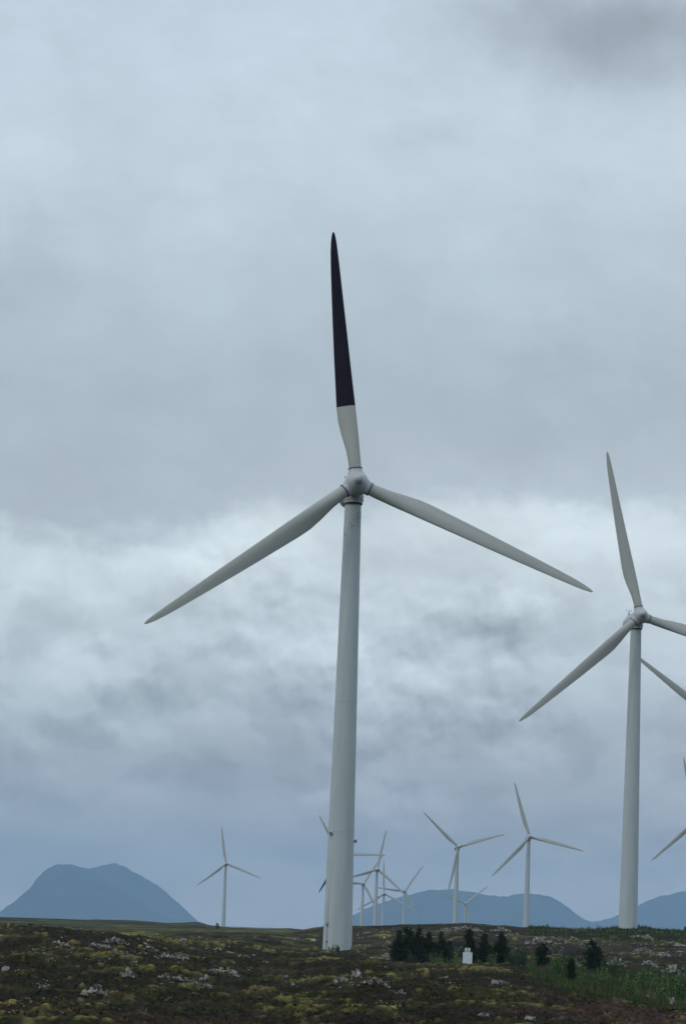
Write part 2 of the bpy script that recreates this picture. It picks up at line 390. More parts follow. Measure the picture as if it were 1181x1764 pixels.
# ------------------------------------------------------------------ low vegetation (uncountable)
def veg(name, n, rlo, rhi, thr, size, blades, colf, mname, spread=.5, keep=None, seed=1, lean=.6, wid=.22):
    g = np.random.default_rng(seed)
    th = g.uniform(-thr, thr, n); r = np.exp(g.uniform(math.log(rlo), math.log(rhi), n))
    x, y = r*np.sin(th), r*np.cos(th)
    if keep is not None:
        k = keep(x, y, r, th, g); x, y, r, th = x[k], y[k], r[k], th[k]
    n = len(x)
    fi = np.clip(np.searchsorted(RA, r)-1, 0, nr-2); fj = np.clip(np.searchsorted(TH, th)-1, 0, nc-2)
    a = (r-RA[fi])/(RA[fi+1]-RA[fi]); b = (th-TH[fj])/(TH[fj+1]-TH[fj])
    z = (ZG[fi, fj]*(1-b)+ZG[fi, fj+1]*b)*(1-a)+(ZG[fi+1, fj]*(1-b)+ZG[fi+1, fj+1]*b)*a
    s = g.uniform(size[0], size[1], n)
    c = colf(x, y, r, fi, fj, g)
    V_ = np.zeros((n, blades, 3, 3)); CC = np.repeat(c[:, None, None, :], blades, 1)*g.uniform(.6, 1.5, (n, blades, 1, 1))
    CC = np.repeat(CC, 3, 2)
    ang = g.uniform(0, 2*np.pi, (n, blades)); of = g.uniform(0, spread, (n, blades))*s[:, None]*2; oa = g.uniform(0, 2*np.pi, (n, blades))
    cx = x[:, None]+of*np.cos(oa); cy = y[:, None]+of*np.sin(oa)
    w = s[:, None]*wid*g.uniform(.6, 1.4, (n, blades)); hh = s[:, None]*g.uniform(.5, 1.15, (n, blades))
    V_[:, :, 0] = np.stack([cx-w*np.cos(ang), cy-w*np.sin(ang), np.broadcast_to(z[:, None]-.04, cx.shape)], -1)
    V_[:, :, 1] = np.stack([cx+w*np.cos(ang), cy+w*np.sin(ang), np.broadcast_to(z[:, None]-.04, cx.shape)], -1)
    la = g.uniform(0, 2*np.pi, (n, blades)); ll = g.uniform(0, lean, (n, blades))*hh
    V_[:, :, 2] = np.stack([cx+ll*np.cos(la), cy+ll*np.sin(la), z[:, None]+hh], -1)
    vv = V_.reshape(-1, 3); me = mesh_np(name, vv, np.arange(len(vv)), 3); add_colors(me, CC.reshape(-1, 3))
    m, M, b_ = mat(mname, rough=.9, spec=.1); M.set(b_.inputs['Base Color'], M.n('ShaderNodeAttribute', attribute_name='tint').outputs['Color'])
    o = link(name, me, [m], smooth=False); tag(o, kind='stuff'); return o
colN = col
def heath_col(x, y, r, fi, fj, g):
    c = colN[fi, fj]*1.25; k = g.random(len(x)); q = fbm(x, y, 6, 2, 33.)
    c = np.where((k < .22)[:, None], c*.35+np.array([.035, .045, .016])*.65, c)
    c = np.where(((k > .85) & (q > 0))[:, None], np.array([.065, .034, .052]), c); return c
veg('heather', 60000, 105, 520, rad(6.1), (.06, .15), 4, heath_col, 'heather_sprigs', seed=3, wid=.6, lean=1.2, keep=lambda x, y, r, th, g: (fbm(x, y, 5, 3, 40.)+g.normal(0, .12, len(x))) > -.12)
def green_col(x, y, r, fi, fj, g):
    a = np.array([.030, .060, .017]); b = np.array([.11, .095, .045]); k = np.clip(fbm(x, y, 9, 2, 51.)*1.2+.3+g.normal(0, .15, len(x)), 0, 1)[:, None]
    return a+(b-a)*k
def right_valley(x, y, r, th, g):
    px = 564+6300*np.tan(th); n = fbm(x, y, 14, 3, 60.)
    return (px > 930+n*90+np.clip((300-r), 0, 100)*.5) & (r > 235+n*40) & (r < 410+n*50) & (g.random(len(x)) < .9)
o = veg('tall_grass', 70000, 230, 460, rad(6.1), (.28, .72), 3, green_col, 'grass_blades', seed=5, keep=right_valley, wid=.07, lean=.4, spread=.4)
tag(o, 'tall green grass filling the hollow below the right hand slope', 'grass')
def patches(x, y, r, th, g):
    n = fbm(x, y, 20, 3, 70.); return (n > .22) & (g.random(len(x)) < .9)
o = veg('moor_grass', 60000, 110, 600, rad(6.1), (.10, .24), 3, green_col, 'moor_grass', seed=8, keep=patches, wid=.10, lean=.5)
def ridge(x, y, r, th, g):
    px = 564+6300*np.tan(th); n = fbm(x, y, 25, 2, 80.); return (px > 905) & (n > -.1)
veg('ridge_grass', 14000, 640, 900, rad(6.1), (.3, .8), 3, green_col, 'ridge_grass', seed=9, keep=ridge, wid=.25, lean=.4)

# ------------------------------------------------------------------ rocks
rm, M, b_ = mat('lichen_rock', rough=.95, spec=.1)
ob = M.n('ShaderNodeNewGeometry').outputs['Position']
rn = M.noise(ob, 4.0, 6, .7); M.set(b_.inputs['Base Color'], M.mix(M.ramp(M.noise(ob, 1.3, 4, .6), [(.55, 0.), (.68, 1.)]), M.ramp(rn, [(.34, (.012, .012, .011)), (.45, (.07, .07, .065)), (.50, (.25, .24, .205)), (.7, (.50, .48, .42))]), (.06, .055, .025)))
bp = M.n('ShaderNodeBump'); bp.inputs['Strength'].default_value = .8; bp.inputs['Distance'].default_value = .08; M.set(bp.inputs['Height'], rn); M.set(b_.inputs['Normal'], bp.outputs[0])
def stone(bm, c, sx, sy, sz, R):
    pts = []
    for _ in range(13):
        q = Vector((R.gauss(0, 1), R.gauss(0, 1), R.gauss(0, 1))).normalized()
        q = Vector([math.copysign(abs(a)**.7, a) for a in q])
        pts.append(bm.verts.new((c[0]+q.x*sx*R.uniform(.8, 1.1), c[1]+q.y*sy*R.uniform(.8, 1.1), c[2]+q.z*sz*R.uniform(.8, 1.1))))
    g = bmesh.ops.convex_hull(bm, input=pts)
    bad = list({e for e in g['geom_interior']+g['geom_unused'] if isinstance(e, bmesh.types.BMVert) and e.is_valid})
    if bad: bmesh.ops.delete(bm, geom=bad, context='VERTS')
def outcrop(px, py, w, hh, label, k=8, seed=0, tilt=0, cat='rock outcrop', name='rock_outcrop'):
    R = random.Random(seed*31+int(px)*7+int(py)); p = hit(px, py+hh*.35); sc = p.y/FPX
    bm = bmesh.new(); w_, h_ = w*sc, hh*sc
    kc = max(3, min(18, round(w/max(hh, 5)*1.7)))
    for layer, (ly, lh, ls) in enumerate(((.30, 1.0, 1.0), (.05, .66, .9), (-.12, .34, .7))):
        for q in range(kc+(layer == 1)):
            f = (q+.5)/(kc+(layer == 1))-.5+R.uniform(-.3, .3)/kc; x = f*w_*.95; s = w_/kc*.8*ls*R.uniform(.55, 1.3)
            y = ly*min(w_, 2.2*h_)+R.uniform(-.1, .1)*w_/kc; top = h_*lh*(1-.75*abs(2*f)**2.)*R.uniform(.5, 1.08)
            g0 = zat(p.x+x, p.y+y)-p.z; sz = max(top*.6, s*.5)
            stone(bm, (x, y, g0+top-sz*.92), s, s*R.uniform(.8, 1.2), sz, R)
    me = bpy.data.meshes.new(name); bm.to_mesh(me); bm.free()
    o = link(name, me, [rm], smooth=False); o.location = p
    return tag(o, label, cat, 'lichen covered rock outcrops in the heath')
OUT = [
 (222, 1677, 26, 15, 'smooth rounded pale boulder with smaller stones at its left foot, left foreground', 3),
 (163, 1706, 42, 17, 'tall dark sided outcrop with white crest, low in the left foreground', 9),
 (313, 1686, 32, 21, 'broad cracked white rock face beside the moss mound, left of the low block', 10),
 (336, 1690, 10, 13, 'narrow upright white stone between two cracked rock faces', 3),
 (354, 1698, 26, 20, 'squat white lichened block at the end of the cracked rock group', 8),
 (283, 1682, 20, 9, 'small white stones left of the broad cracked rock face', 5),
 (385, 1672, 58, 11, 'long broken line of white stones rising out of dark heather', 14),
 (407, 1680, 14, 12, 'lowest white block at the right end of the long stone line', 4),
 (105, 1627, 32, 8, 'long flat pale slab high on the left hill', 6),
 (200, 1621, 46, 8, 'jagged grey ledge near the crest of the left hill', 12),
 (163, 1627, 20, 13, 'dark upright outcrop between pale slab and jagged ledge', 5),
 (188, 1633, 30, 5, 'thin pale ledge just under the dark upright outcrop', 8),
 (317, 1624, 26, 9, 'pale outcrop on the brow to the left of the lone small tree', 7),
 (283, 1647, 28, 9, 'white outcrop halfway up the left hill, left end of a row', 8),
 (315, 1651, 30, 7, 'low white ledge at the right end of the hill row', 8),
 (259, 1635, 24, 7, 'grey flat outcrop above the row of white ledges', 6),
 (376, 1634, 12, 7, 'small isolated white stone pile below the lone small tree', 4),
 (76, 1699, 16, 7, 'tiny slanting pale rock in the far left heather', 4),
 (44, 1726, 20, 15, 'dull grey outcrop sunk in heather at the lower left corner', 6),
 (9, 1670, 12, 12, 'small grey stones at the left edge of the picture', 4),
 (505, 1697, 10, 9, 'single small white stone alone in purple heather', 2),
 (495, 1685, 12, 4, 'flat little pale stones above the lone white stone', 3),
 (587, 1688, 22, 13, 'cracked white outcrop at the left end of the middle rock group', 8),
 (614, 1680, 22, 16, 'stacked white stones under the mossy brow, in front of the big tower', 7),
 (645, 1695, 52, 8, 'row of tooth like white stones right of the middle rock group', 13),
 (690, 1710, 20, 8, 'pale flat rock alone below the right end of the tooth like row', 5),
 (662, 1648, 16, 12, 'white rock at the left foot of the dark pine clump', 5),
 (557, 1650, 9, 6, 'little white stones just below the base of the big tower', 3),
 (510, 1618, 26, 6, 'low grey ledge on the slope left of the big tower', 7),
 (860, 1694, 32, 11, 'white cracked ledge below the warning board, in the near heather', 11),
 (884, 1699, 9, 7, 'small white stone at the right end of the ledge below the board', 2),
 (913, 1754, 22, 12, 'grey outcrop at the bottom edge of the near right heather', 6),
 (832, 1750, 20, 7, 'low grey stones left of the bottom edge outcrop', 5),
 (1106, 1615, 46, 11, 'broad rounded grey outcrop under the right hand tower', 11),
 (1106, 1636, 32, 9, 'broken white rocks halfway down the slope under the right tower', 9),
 (1142, 1646, 24, 8, 'white rocks on the right slope, nearest the right edge', 7),
 (1062, 1660, 34, 11, 'wide grey ledge at the foot of the right slope', 9),
 (1119, 1659, 24, 14, 'steep white outcrop at the foot of the right slope', 8),
 (1157, 1671, 30, 15, 'dark seamed outcrop lowest on the right slope', 9),
 (991, 1661, 20, 13, 'white wedge of rock between two dark bushes', 5),
 (988, 1617, 18, 8, 'small pale outcrop just under the right skyline shrubs', 6),
 (932, 1622, 52, 15, 'large weathered grey outcrop above the lone pine bush', 14),
 (862, 1602, 38, 8, 'scattered grey rock band right of the ridge top', 10),
 (800, 1600, 62, 9, 'long grey rock band along the top of the middle ridge', 16),
 (1157, 1727, 12, 13, 'pale rock beside the gravel track at the right edge', 3),
]
for n_, (a, b, c, d, lab, k) in enumerate(OUT): outcrop(a, b, c, d, lab, k, n_)
# loose stones too many to count
bm = bmesh.new(); R = random.Random(11)
cl = [(R.uniform(-20, 1200), R.uniform(1606, 1750)) for _ in range(70)]+[(R.uniform(620, 1180), R.uniform(1600, 1650)) for _ in range(60)]+[(R.uniform(60, 460), R.uniform(1612, 1660)) for _ in range(30)]
for cx, cy in cl:
    if cx > 930 and 1665 < cy < 1730: continue
    for _ in range(R.randint(2, 8)):
        p = hit(cx+R.gauss(0, 9), cy+R.gauss(0, 2.0)); s = p.y/FPX*R.uniform(.8, 2.6)
        stone(bm, (p.x, p.y, p.z+s*.1), s*1.2, s, s*.7, R)
me = bpy.data.meshes.new('loose_stones'); bm.to_mesh(me); bm.free()
tag(link('loose_stones', me, [rm], smooth=False), 'small pale stones scattered through the heath', 'stones', kind='stuff')

# gravel track pieces
trm, M, b_ = mat('gravel', (.2, .19, .17), .95)
M.set(b_.inputs['Base Color'], M.ramp(M.noise(M.n('ShaderNodeNewGeometry').outputs['Position'], 3., 5, .7), [(.3, (.10, .10, .08)), (.7, (.27, .26, .23))]))
def track(pts, wpx, name):
    vs, fs = [], []
    P = [hit(*q) for q in pts]
    sub = []
    for a, b in zip(P[:-1], P[1:]):
        for k in range(12): sub.append(a.lerp(b, k/12))
    sub.append(P[-1])
    for k, p in enumerate(sub):
        d = (sub[min(k+1, len(sub)-1)]-sub[max(k-1, 0)]); d.z = 0; d.normalize(); nrm = Vector((-d.y, d.x, 0))
        for s in (-1, -.5, 0, .5, 1):
            q = p+nrm*s*wpx; vs.append((q.x, q.y, zat(q.x, q.y)+.10))
    for k in range(len(sub)-1):
        for s in range(4): fs.append([k*5+s, k*5+s+1, (k+1)*5+s+1, (k+1)*5+s])
    tag(link(name, mesh_py(name, vs, fs), [trm]), kind='structure')
track([(1115, 1618), (1135, 1621), (1165, 1628), (1195, 1634)], 1.6, 'path')
track([(1106, 1716), (1130, 1720), (1160, 1726), (1195, 1740)], 1.2, 'gravel_track')

# ------------------------------------------------------------------ trees and shrubs
bark, _, _ = mat('bark', (.07, .055, .04), .95)
def leafmat(name, a, b):
    m, M, b_ = mat(name, a, .85, .15)
    M.set(b_.inputs['Base Color'], M.mix(M.ramp(M.noise(M.n('ShaderNodeNewGeometry').outputs['Position'], 2.5, 4, .6), [(.38, 0.), (.62, 1.)]), a, b)); return m
pine = leafmat('pine_needles', (.010, .020, .009), (.022, .036, .014))
pine2 = leafmat('young_pine_needles', (.025, .05, .02), (.045, .075, .028))
leaf = leafmat('willow_leaves', (.055, .12, .035), (.13, .19, .06))
def tris(name, cs, size, R, m, parent, up=.3):
    n = len(cs); g = np.random.default_rng(R.randint(0, 99999)); c = np.array(cs)
    a = g.normal(0, 1, (n, 3, 3)); a[:, :, 2] += 0; a /= np.linalg.norm(a, axis=2, keepdims=True)
    v_ = c[:, None]+a*size*g.uniform(.5, 1.3, (n, 1, 1)); v_[:, 2, 2] += size*up
    vv = v_.reshape(-1, 3); return link(name, mesh_np(name, vv, np.arange(len(vv)), 3), [m], parent, smooth=False)
def conifer(px, ybase, ytop, wpx, D, label, m=None, seed=0, name='pine_tree', cat='tree', group='small dark pines on the heath', dens=1., bushy=.5):
    R = random.Random(seed); p = at(px, D); sc = D/FPX; wpx = wpx*1.25
    top = EYE+ray(px, ytop).z*D; H = max(top-p.z, .8); Wd = wpx*sc/2
    rt = empty(name, p); tag(rt, label, cat, group)
    g = [tube((0, 0, -.3), (R.uniform(-.05, .05), 0, H*.55), .06+.012*H, .03, 7), tube((0, 0, H*.5), (R.uniform(-.06, .06), 0, H*.96), .03, .008, 6)]
    cs = []
    lead = [(0, 0, 1.)]+[(R.uniform(-.5, .5)*Wd, R.uniform(-.5, .5)*Wd, R.uniform(.65, .92)) for _ in range(2 if bushy > .4 else 1)]
    for lx, ly, lh in lead:
        hh = .12
        while hh < .99:
            rr = Wd*min(1, (1-hh)*1.25)**.62*min(1, .55+hh*2)*(1. if lh == 1 else .62)*(.75+.5*R.random())
            z = H*lh*hh
            for k in range(R.randint(4, 7)):
                a = R.uniform(0, 2*math.pi); ln = rr*R.uniform(.55, 1.15)
                e = (lx+math.cos(a)*ln, ly+math.sin(a)*ln, z+ln*R.uniform(.15, .6))
                g.append(tube((lx*hh, ly*hh, z), e, .018, .006, 4))
                for q in range(int(22*dens*(.4+ln/Wd))):
                    f = R.random()**.6; s = .05*H
                    cs.append((lx*hh+(e[0]-lx*hh)*f+R.gauss(0, s*.5), ly*hh+(e[1]-ly*hh)*f+R.gauss(0, s*.5), z+(e[2]-z)*f+R.gauss(0, s*.5)))
            hh += R.uniform(.055, .09)
        for q in range(18): cs.append((lx+R.gauss(0, .02*H), ly+R.gauss(0, .02*H), H*lh*R.uniform(.9, 1.02)))
    vs, fs = join(*g); link('trunk', mesh_py('trunk', vs, fs), [bark], rt)
    tris('crown', cs, .030*H+.02, R, m or pine, rt, .7); return rt
CON = [
 (699, 1655, 1599, 44, 395, 'tallest and widest pine at the left of the dark clump', 1.2, .7),
 (684, 1652, 1618, 26, 388, 'lower pine branches at the outer left edge of the dark clump', 1., .6),
 (721, 1655, 1601, 34, 400, 'second tall pine, right against the widest one in the clump', 1.2, .7),
 (738, 1656, 1606, 22, 392, 'slender pointed pine in the middle of the clump', 1.2, .3),
 (759, 1655, 1607, 28, 405, 'open crowned pine at the right end of the clump', .6, .6),
 (774, 1654, 1622, 18, 410, 'short sparse pine between the clump and the white board', .6, .5),
 (808, 1652, 1600, 32, 412, 'pine directly behind the white warning board', 1.1, .6),
 (834, 1652, 1609, 30, 405, 'round topped pine just right of the white board', 1.2, .7),
 (862, 1654, 1610, 34, 398, 'twin topped pine furthest right of the three behind the board', 1.2, .8),
 (936, 1660, 1625, 34, 395, 'low dark pine standing alone below the grey outcrop', 1.1, .8),
 (1018, 1664, 1622, 40, 390, 'broad dark pine with pointed top on the right slope foot', 1.2, .8),
]
for n_, (a, yb, yt, w, D, lab, de, bu) in enumerate(CON): conifer(a, yb, yt, w, D, lab, None, 40+n_, dens=de, bushy=bu)
conifer(984, 1668, 1652, 11, 330, 'small black looking pine bush beside the white wedge of rock', None, 71, dens=1.3, bushy=.8)
conifer(372, 1597, 1589.5, 7, 1350, 'tiny lone conifer on the skyline next to the left turbine', pine2, 72, dens=.8, bushy=.2, group='lone conifers on the skyline')
conifer(1179, 1604, 1596, 9, 870, 'dark conifer on the skyline at the right edge of the picture', pine2, 73, dens=1., bushy=.6, group='lone conifers on the skyline')

def shrub(px, ytop, wpx, D, label, seed, m=None, dens=1., stems=9, group='green willow shrubs on the heath'):
    R = random.Random(seed); p = at(px, D); sc = D/FPX; H = max(EYE+ray(px, ytop).z*D-p.z, .5); Wd = wpx*sc/2*1.25; H *= 1.12
    rt = empty('shrub', p); tag(rt, label, 'shrub', group); g = []; cs = []
    for s in range(stems):
        bx, by = R.uniform(-.6, .6)*Wd, R.uniform(-.5, .5)*Wd; a = R.uniform(0, 2*math.pi); ln = R.uniform(.15, .55)*Wd; h2 = H*R.uniform(.55, 1.)*(1-.35*abs(bx)/Wd)
        e = (bx+math.cos(a)*ln, by+math.sin(a)*ln, h2); g.append(tube((bx*.6, by*.6, -.15), e, .02, .006, 5))
        for q in range(int(70*dens)):
            f = R.uniform(.12, 1.03); cs.append((bx*.6+(e[0]-bx*.6)*f+R.gauss(0, .13*Wd*(1.2-f*.6)), by*.6+(e[1]-by*.6)*f+R.gauss(0, .13*Wd), max(e[2]*f+R.gauss(0, .05*H), .02)))
    vs, fs = join(*g); link('stems', mesh_py('stems', vs, fs), [bark], rt)
    tris('leaves', cs, .035*H+.03, R, m or leaf, rt, .5); return rt
SH = [
 (745, 1640, 30, 385, 'dark low scrub under the open crowned pine', 1.2, pine2),
 (880, 1640, 28, 385, 'dark low scrub filling the gap right of the twin topped pine', 1.2, pine2),
 (985, 1642, 36, 385, 'mid green scrub between the low lone pine and the broad dark pine', 1.2, pine2),
 (1052, 1650, 34, 375, 'mid green scrub right of the broad dark pine', 1.2, pine2),
 (712, 1640, 30, 380, 'low brush in front of the tallest pines of the clump', 1., pine2),
 (1135, 1668, 44, 300, 'rounded green willow scrub near the right edge of the hollow', 1., None),
 (570, 1630, 11, 525, 'smallest shrub at the left foot of the big tower', .8, pine2),
 (581, 1627, 14, 522, 'dark bushy shrub in front of the middle of the big tower base', 1.2, pine2),
 (606, 1631, 22, 520, 'spreading shrub at the right foot of the big tower', 1., None),
 (622, 1635, 20, 515, 'low leafy shrub just right of the big tower base', .8, None),
 (754, 1641, 34, 372, 'loose light green willow between pine clump and white board', .7, None),
 (780, 1643, 20, 365, 'light green shrub touching the left side of the white board', .7, None),
 (848, 1641, 18, 372, 'pale sprig shrub in front of the round topped pine', .6, None),
 (899, 1628, 34, 395, 'mid green bush right of the twin topped pine', 1.3, pine2),
 (961, 1640, 30, 350, 'bright green bush right of the low lone pine', 1.3, None),
 (921, 1645, 24, 345, 'low green bush left of the low lone pine', .9, None),
 (1083, 1672, 40, 262, 'leafy light green bush in the grass hollow', 1., None),
 (1036, 1664, 30, 340, 'low green bush at the foot of the broad dark pine', .9, None),
 (1172, 1664, 30, 320, 'green bush cut by the right edge above the grass hollow', 1., None),
 (1100, 1660, 40, 345, 'wide green bush below the steep white outcrop', 1., None),
 (942, 1592, 8, 800, 'pointed skyline shrub left of the right tower, first of the row', 1., pine2),
 (936, 1594, 6, 800, 'short skyline shrub beside the first pointed one', 1., pine2),
 (969, 1597, 9, 805, 'low skyline shrub second along the row', 1., leaf),
 (1001, 1597, 10, 805, 'middle skyline shrub of the row', 1., leaf),
 (1012, 1595, 8, 805, 'wispy skyline shrub just right of the middle one', .8, leaf),
 (1029, 1595, 11, 805, 'leafy skyline shrub nearest the right tower', 1.1, leaf),
 (1060, 1597, 9, 790, 'shrub at the left foot of the right tower', 1., leaf),
]
for n_, (a, yt, w, D, lab, de, m) in enumerate(SH): shrub(a, yt, w, D, lab, 200+n_, m, de, group='shrubs along the right skyline' if D > 700 else 'green shrubs on the heath')

# ------------------------------------------------------------------ turbines
def paint(name, c, rough=.45, dirt=.12, scale=.35, top_scuffs=False):
    m, M, b_ = mat(name, c, rough, .4)
    oc = M.n('ShaderNodeTexCoord').outputs['Object']; mp = M.n('ShaderNodeMapping'); mp.inputs['Scale'].default_value = (1, 1, .12); M.set(mp.inputs[0], oc)
    st = M.ramp(M.noise(mp.outputs[0], scale*2.5, 6, .65), [(.35, 1-dirt), (.65, 1.)])
    cc = M.mix(1., (c[0], c[1], c[2]), st, 'MULTIPLY')
    if top_scuffs:
        z = M.n('ShaderNodeSeparateXYZ'); M.set(z.inputs[0], oc)
        zm = M.ramp(M.m('DIVIDE', z.outputs[2], 70.), [(.80, 0.), (.86, .6), (.90, 1.), (.958, 1.), (.965, 0.)])
        nz = M.n('ShaderNodeMapping'); nz.inputs['Scale'].default_value = (1.3, 1.3, .55); M.set(nz.inputs[0], oc)
        a = M.noise(nz.outputs[0], .9, 4, .55, 1.2)
        thin = M.m('LESS_THAN', M.m('ABSOLUTE', M.m('SUBTRACT', a, .5)), .014)
        gate = M.ramp(M.noise(oc, .45, 2, .5), [(.53, 0.), (.56, 1.)])
        cc = M.mix(M.m('MULTIPLY', M.m('MULTIPLY', thin, gate), M.m('MULTIPLY', zm, .7)), cc, (.10, .09, .085))
    M.set(b_.inputs['Base Color'], cc)
    return m
tower_m = paint('tower_paint', (.49, .55, .54), .5)
tower_scuff = paint('scuffed_tower_paint', (.49, .55, .54), .5, top_scuffs=True)
blade_m = paint('blade_paint', (.44, .455, .405), .45, .10)
hub_m = paint('hub_paint', (.50, .525, .53), .4, .12)
black_m = paint('black_blade_paint', (.012, .005, .014), .6, .3)
black_m.node_tree.nodes['Principled BSDF'].inputs['Specular IOR Level'].default_value = .1
seal_m, _, _ = mat('rubber_seal', (.08, .075, .09), .7)
steel_m, _, _ = mat('galvanised_steel', (.36, .38, .37), .5)

HT = 67.5
def tower_prof(h):
    p = []
    for k in range(60):
        z = h*k/59; r = 2.17+(1.23-2.17)*k/59
        if k in (0,): p.append((r+.10, -2.5)); p.append((r+.10, .12)); p.append((r, .13))
        elif k in (16, 33, 48): p += [(r, z-.08), (r+.022, z-.07), (r+.022, z+.07), (r, z+.08)]
        else: p.append((r, z))
    return p
def blade_mesh(black_from=None):
    tb = [(.035, 1.85, 1., .5), (.08, 1.88, .98, .5), (.13, 2.05, .80, .46), (.2, 2.6, .46, .37), (.25, 2.85, .34, .33), (.3, 2.85, .28, .32), (.4, 2.60, .25, .32), (.5, 2.36, .22, .32), (.62, 2.05, .20, .33),
          (.75, 1.68, .18, .34), (.85, 1.38, .17, .36), (.92, 1.10, .16, .38), (.96, .84, .16, .42), (.985, .54, .16, .46), (.996, .30, .16, .5), (1., .08, .2, .5)]
    Rb = 38.65; rs = sorted(set([a[0] for a in tb]+list(np.linspace(.035, 1, 70))+([black_from, black_from+.0012] if black_from else [])))
    A = np.array(tb); vs, fs = [], []; n = 28
    for q in rs:
        ch = np.interp(q, A[:, 0], A[:, 1]); th = np.interp(q, A[:, 0], A[:, 2]); le = np.interp(q, A[:, 0], A[:, 3])
        k = np.clip((q-.08)/.16, 0, 1); k = k*k*(3-2*k)
        tw = rad(-18*(1-np.clip(q/.85, 0, 1))**1.4*k-3)
        for s in range(n):
            a = 2*math.pi*s/n; cxx = math.cos(a); sy = math.sin(a)
            # ellipse at the root, teardrop further out; leading edge at +X
            xx = (cxx*.5+.5)                       # 1 leading .. 0 trailing
            ty = sy*.5*th*ch*((1-k)+k*(.25+.95*min(1, xx*1.5)**.8)*.9)
            X_ = (xx-(1-le))*ch
            X_, Y_ = X_*math.cos(tw)-ty*math.sin(tw), X_*math.sin(tw)+ty*math.cos(tw)
            vs.append((X_, Y_-.9*q*q, q*Rb))
    m = len(rs)
    for i in range(m-1):
        for s in range(n): fs.append([i*n+s, i*n+(s+1) % n, (i+1)*n+(s+1) % n, (i+1)*n+s])
    fs.append([(m-1)*n+s for s in range(n)]); fs.append([s for s in range(n)][::-1])
    me = mesh_py('blade', vs, fs)
    if black_from:
        for p in me.polygons:
            if p.center.z > black_from*Rb and p.index < (m-1)*n+1: p.material_index = 1
    return me
blade_w = blade_mesh(); blade_k = blade_mesh(.305); blade_k2 = blade_mesh(.305)
for m_2 in (blade_w,): m_2.materials.append(blade_m)
for m_2 in (blade_k,): m_2.materials.append(blade_m); m_2.materials.append(black_m)
ring_me = mesh_py('root_ring', *join(lathe([(.93, 2.12), (1.07, 2.13), (1.09, 2.16), (1.09, 2.23), (1.07, 2.26), (.93, 2.27)], 36)))
ring_me.materials.append(seal_m)
# spinner: blunt cone with three collars, made as one mesh
def spinner_mesh():
    body = lathe([(.35, 1.9), (1.45, 1.85), (1.62, 1.5), (1.74, .8), (1.78, .2), (1.74, -.4), (1.58, -1.0), (1.32, -1.5), (1.02, -1.95), (.80, -2.25), (.68, -2.75), (.58, -3.10), (.42, -3.34), (.2, -3.46), (.01, -3.48)], 48, 'Y')
    gs = [body]
    for k in range(3):
        M_ = Matrix.Rotation(rad(120*k), 4, 'Y')
        vs, fs = lathe([(1.42, .5), (1.36, 1.1), (1.20, 1.5), (1.05, 1.75), (1.03, 2.14)], 40)
        gs.append(([M_ @ Vector(v_) for v_ in vs], fs))
    return mesh_py('spinner', *join(*gs))
spin_me = spinner_mesh(); spin_me.materials.append(hub_m)
# the body of revolution and collars meet softly
def nacelle_mesh():
    vs, fs = lathe([(.3, 1.7), (1.25, 1.72), (1.52, 1.95), (1.62, 2.6), (1.68, 4.), (1.70, 6.), (1.66, 8.), (1.58, 9.6), (1.46, 10.6), (1.2, 11.4), (.8, 11.95), (.4, 12.2), (.05, 12.28)], 44, 'Y')
    vs = [(x*.98, y, z*1.0+(.0 if z < 0 else 0)) for x, y, z in vs]
    yaw = lathe([(1.36, -2.35), (1.40, -2.30), (1.40, -2.12), (1.50, -2.0), (1.55, -1.1)], 40)
    yv = [(x, y+3.6, z) for x, y, z in yaw[0]]
    cool = box((0, 8.8, 1.72), (1.1, 1.6, .28))
    return mesh_py('nacelle', *join((vs, fs), (yv, yaw[1]), cool))
nac_me = nacelle_mesh(); nac_me.materials.append(hub_m)
mast_me = mesh_py('weather_mast', *join(tube((-.45, 10.0, 1.2), (0, 10.0, 3.1), .10, .05), tube((.45, 10.0, 1.2), (0, 10.0, 3.1), .10, .05), tube((0, 9.6, 1.2), (0, 10.0, 3.1), .08, .05),
    tube((-.62, 10.0, 3.1), (.62, 10.0, 3.1), .035, .035), tube((-.6, 10., 3.1), (-.6, 10., 3.4), .04, .09), tube((.6, 10., 3.1), (.6, 10., 3.4), .04, .09), tube((0, 10, 3.0), (0, 10, 3.5), .03, .02)))
mast_me.materials.append(steel_m)
yawring_me = mesh_py('yaw_ring', *lathe([(1.20, -.03), (1.40, -.02), (1.43, .02), (1.40, .08), (1.20, .09)], 40)); yawring_me.materials.append(seal_m)
tow_v = lathe(tower_prof(HT), 64)
tower_me = mesh_py('tower', *tow_v); tower_me.materials.append(tower_m)
tower_me2 = mesh_py('tower_near', *tow_v); tower_me2.materials.append(tower_scuff)
door_me = mesh_py('door', *join(box((0, -2.16, 1.9), (.95, .10, 2.2)), box((0, -2.5, .55), (1.3, .9, .12)), box((.55, -2.9, .9), (.05, .05, .9)), box((-.55, -2.9, .9), (.05, .05, .9))))
door_me.materials.append(steel_m)
for m_2 in (blade_w, blade_k, spin_me, nac_me, tower_me, tower_me2, ring_me, mast_me, yawring_me):
    m_2.polygons.foreach_set('use_smooth', [True]*len(m_2.polygons))
def smooth_by_angle(me, ang=38):
    bm = bmesh.new(); bm.from_mesh(me); bm.normal_update()
    for e in bm.edges:
        if len(e.link_faces) == 2 and e.calc_face_angle(0) > rad(ang): e.smooth = False
    bm.to_mesh(me); bm.free()
for m_2 in (spin_me, nac_me, tower_me, tower_me2, ring_me, mast_me, yawring_me): smooth_by_angle(m_2)

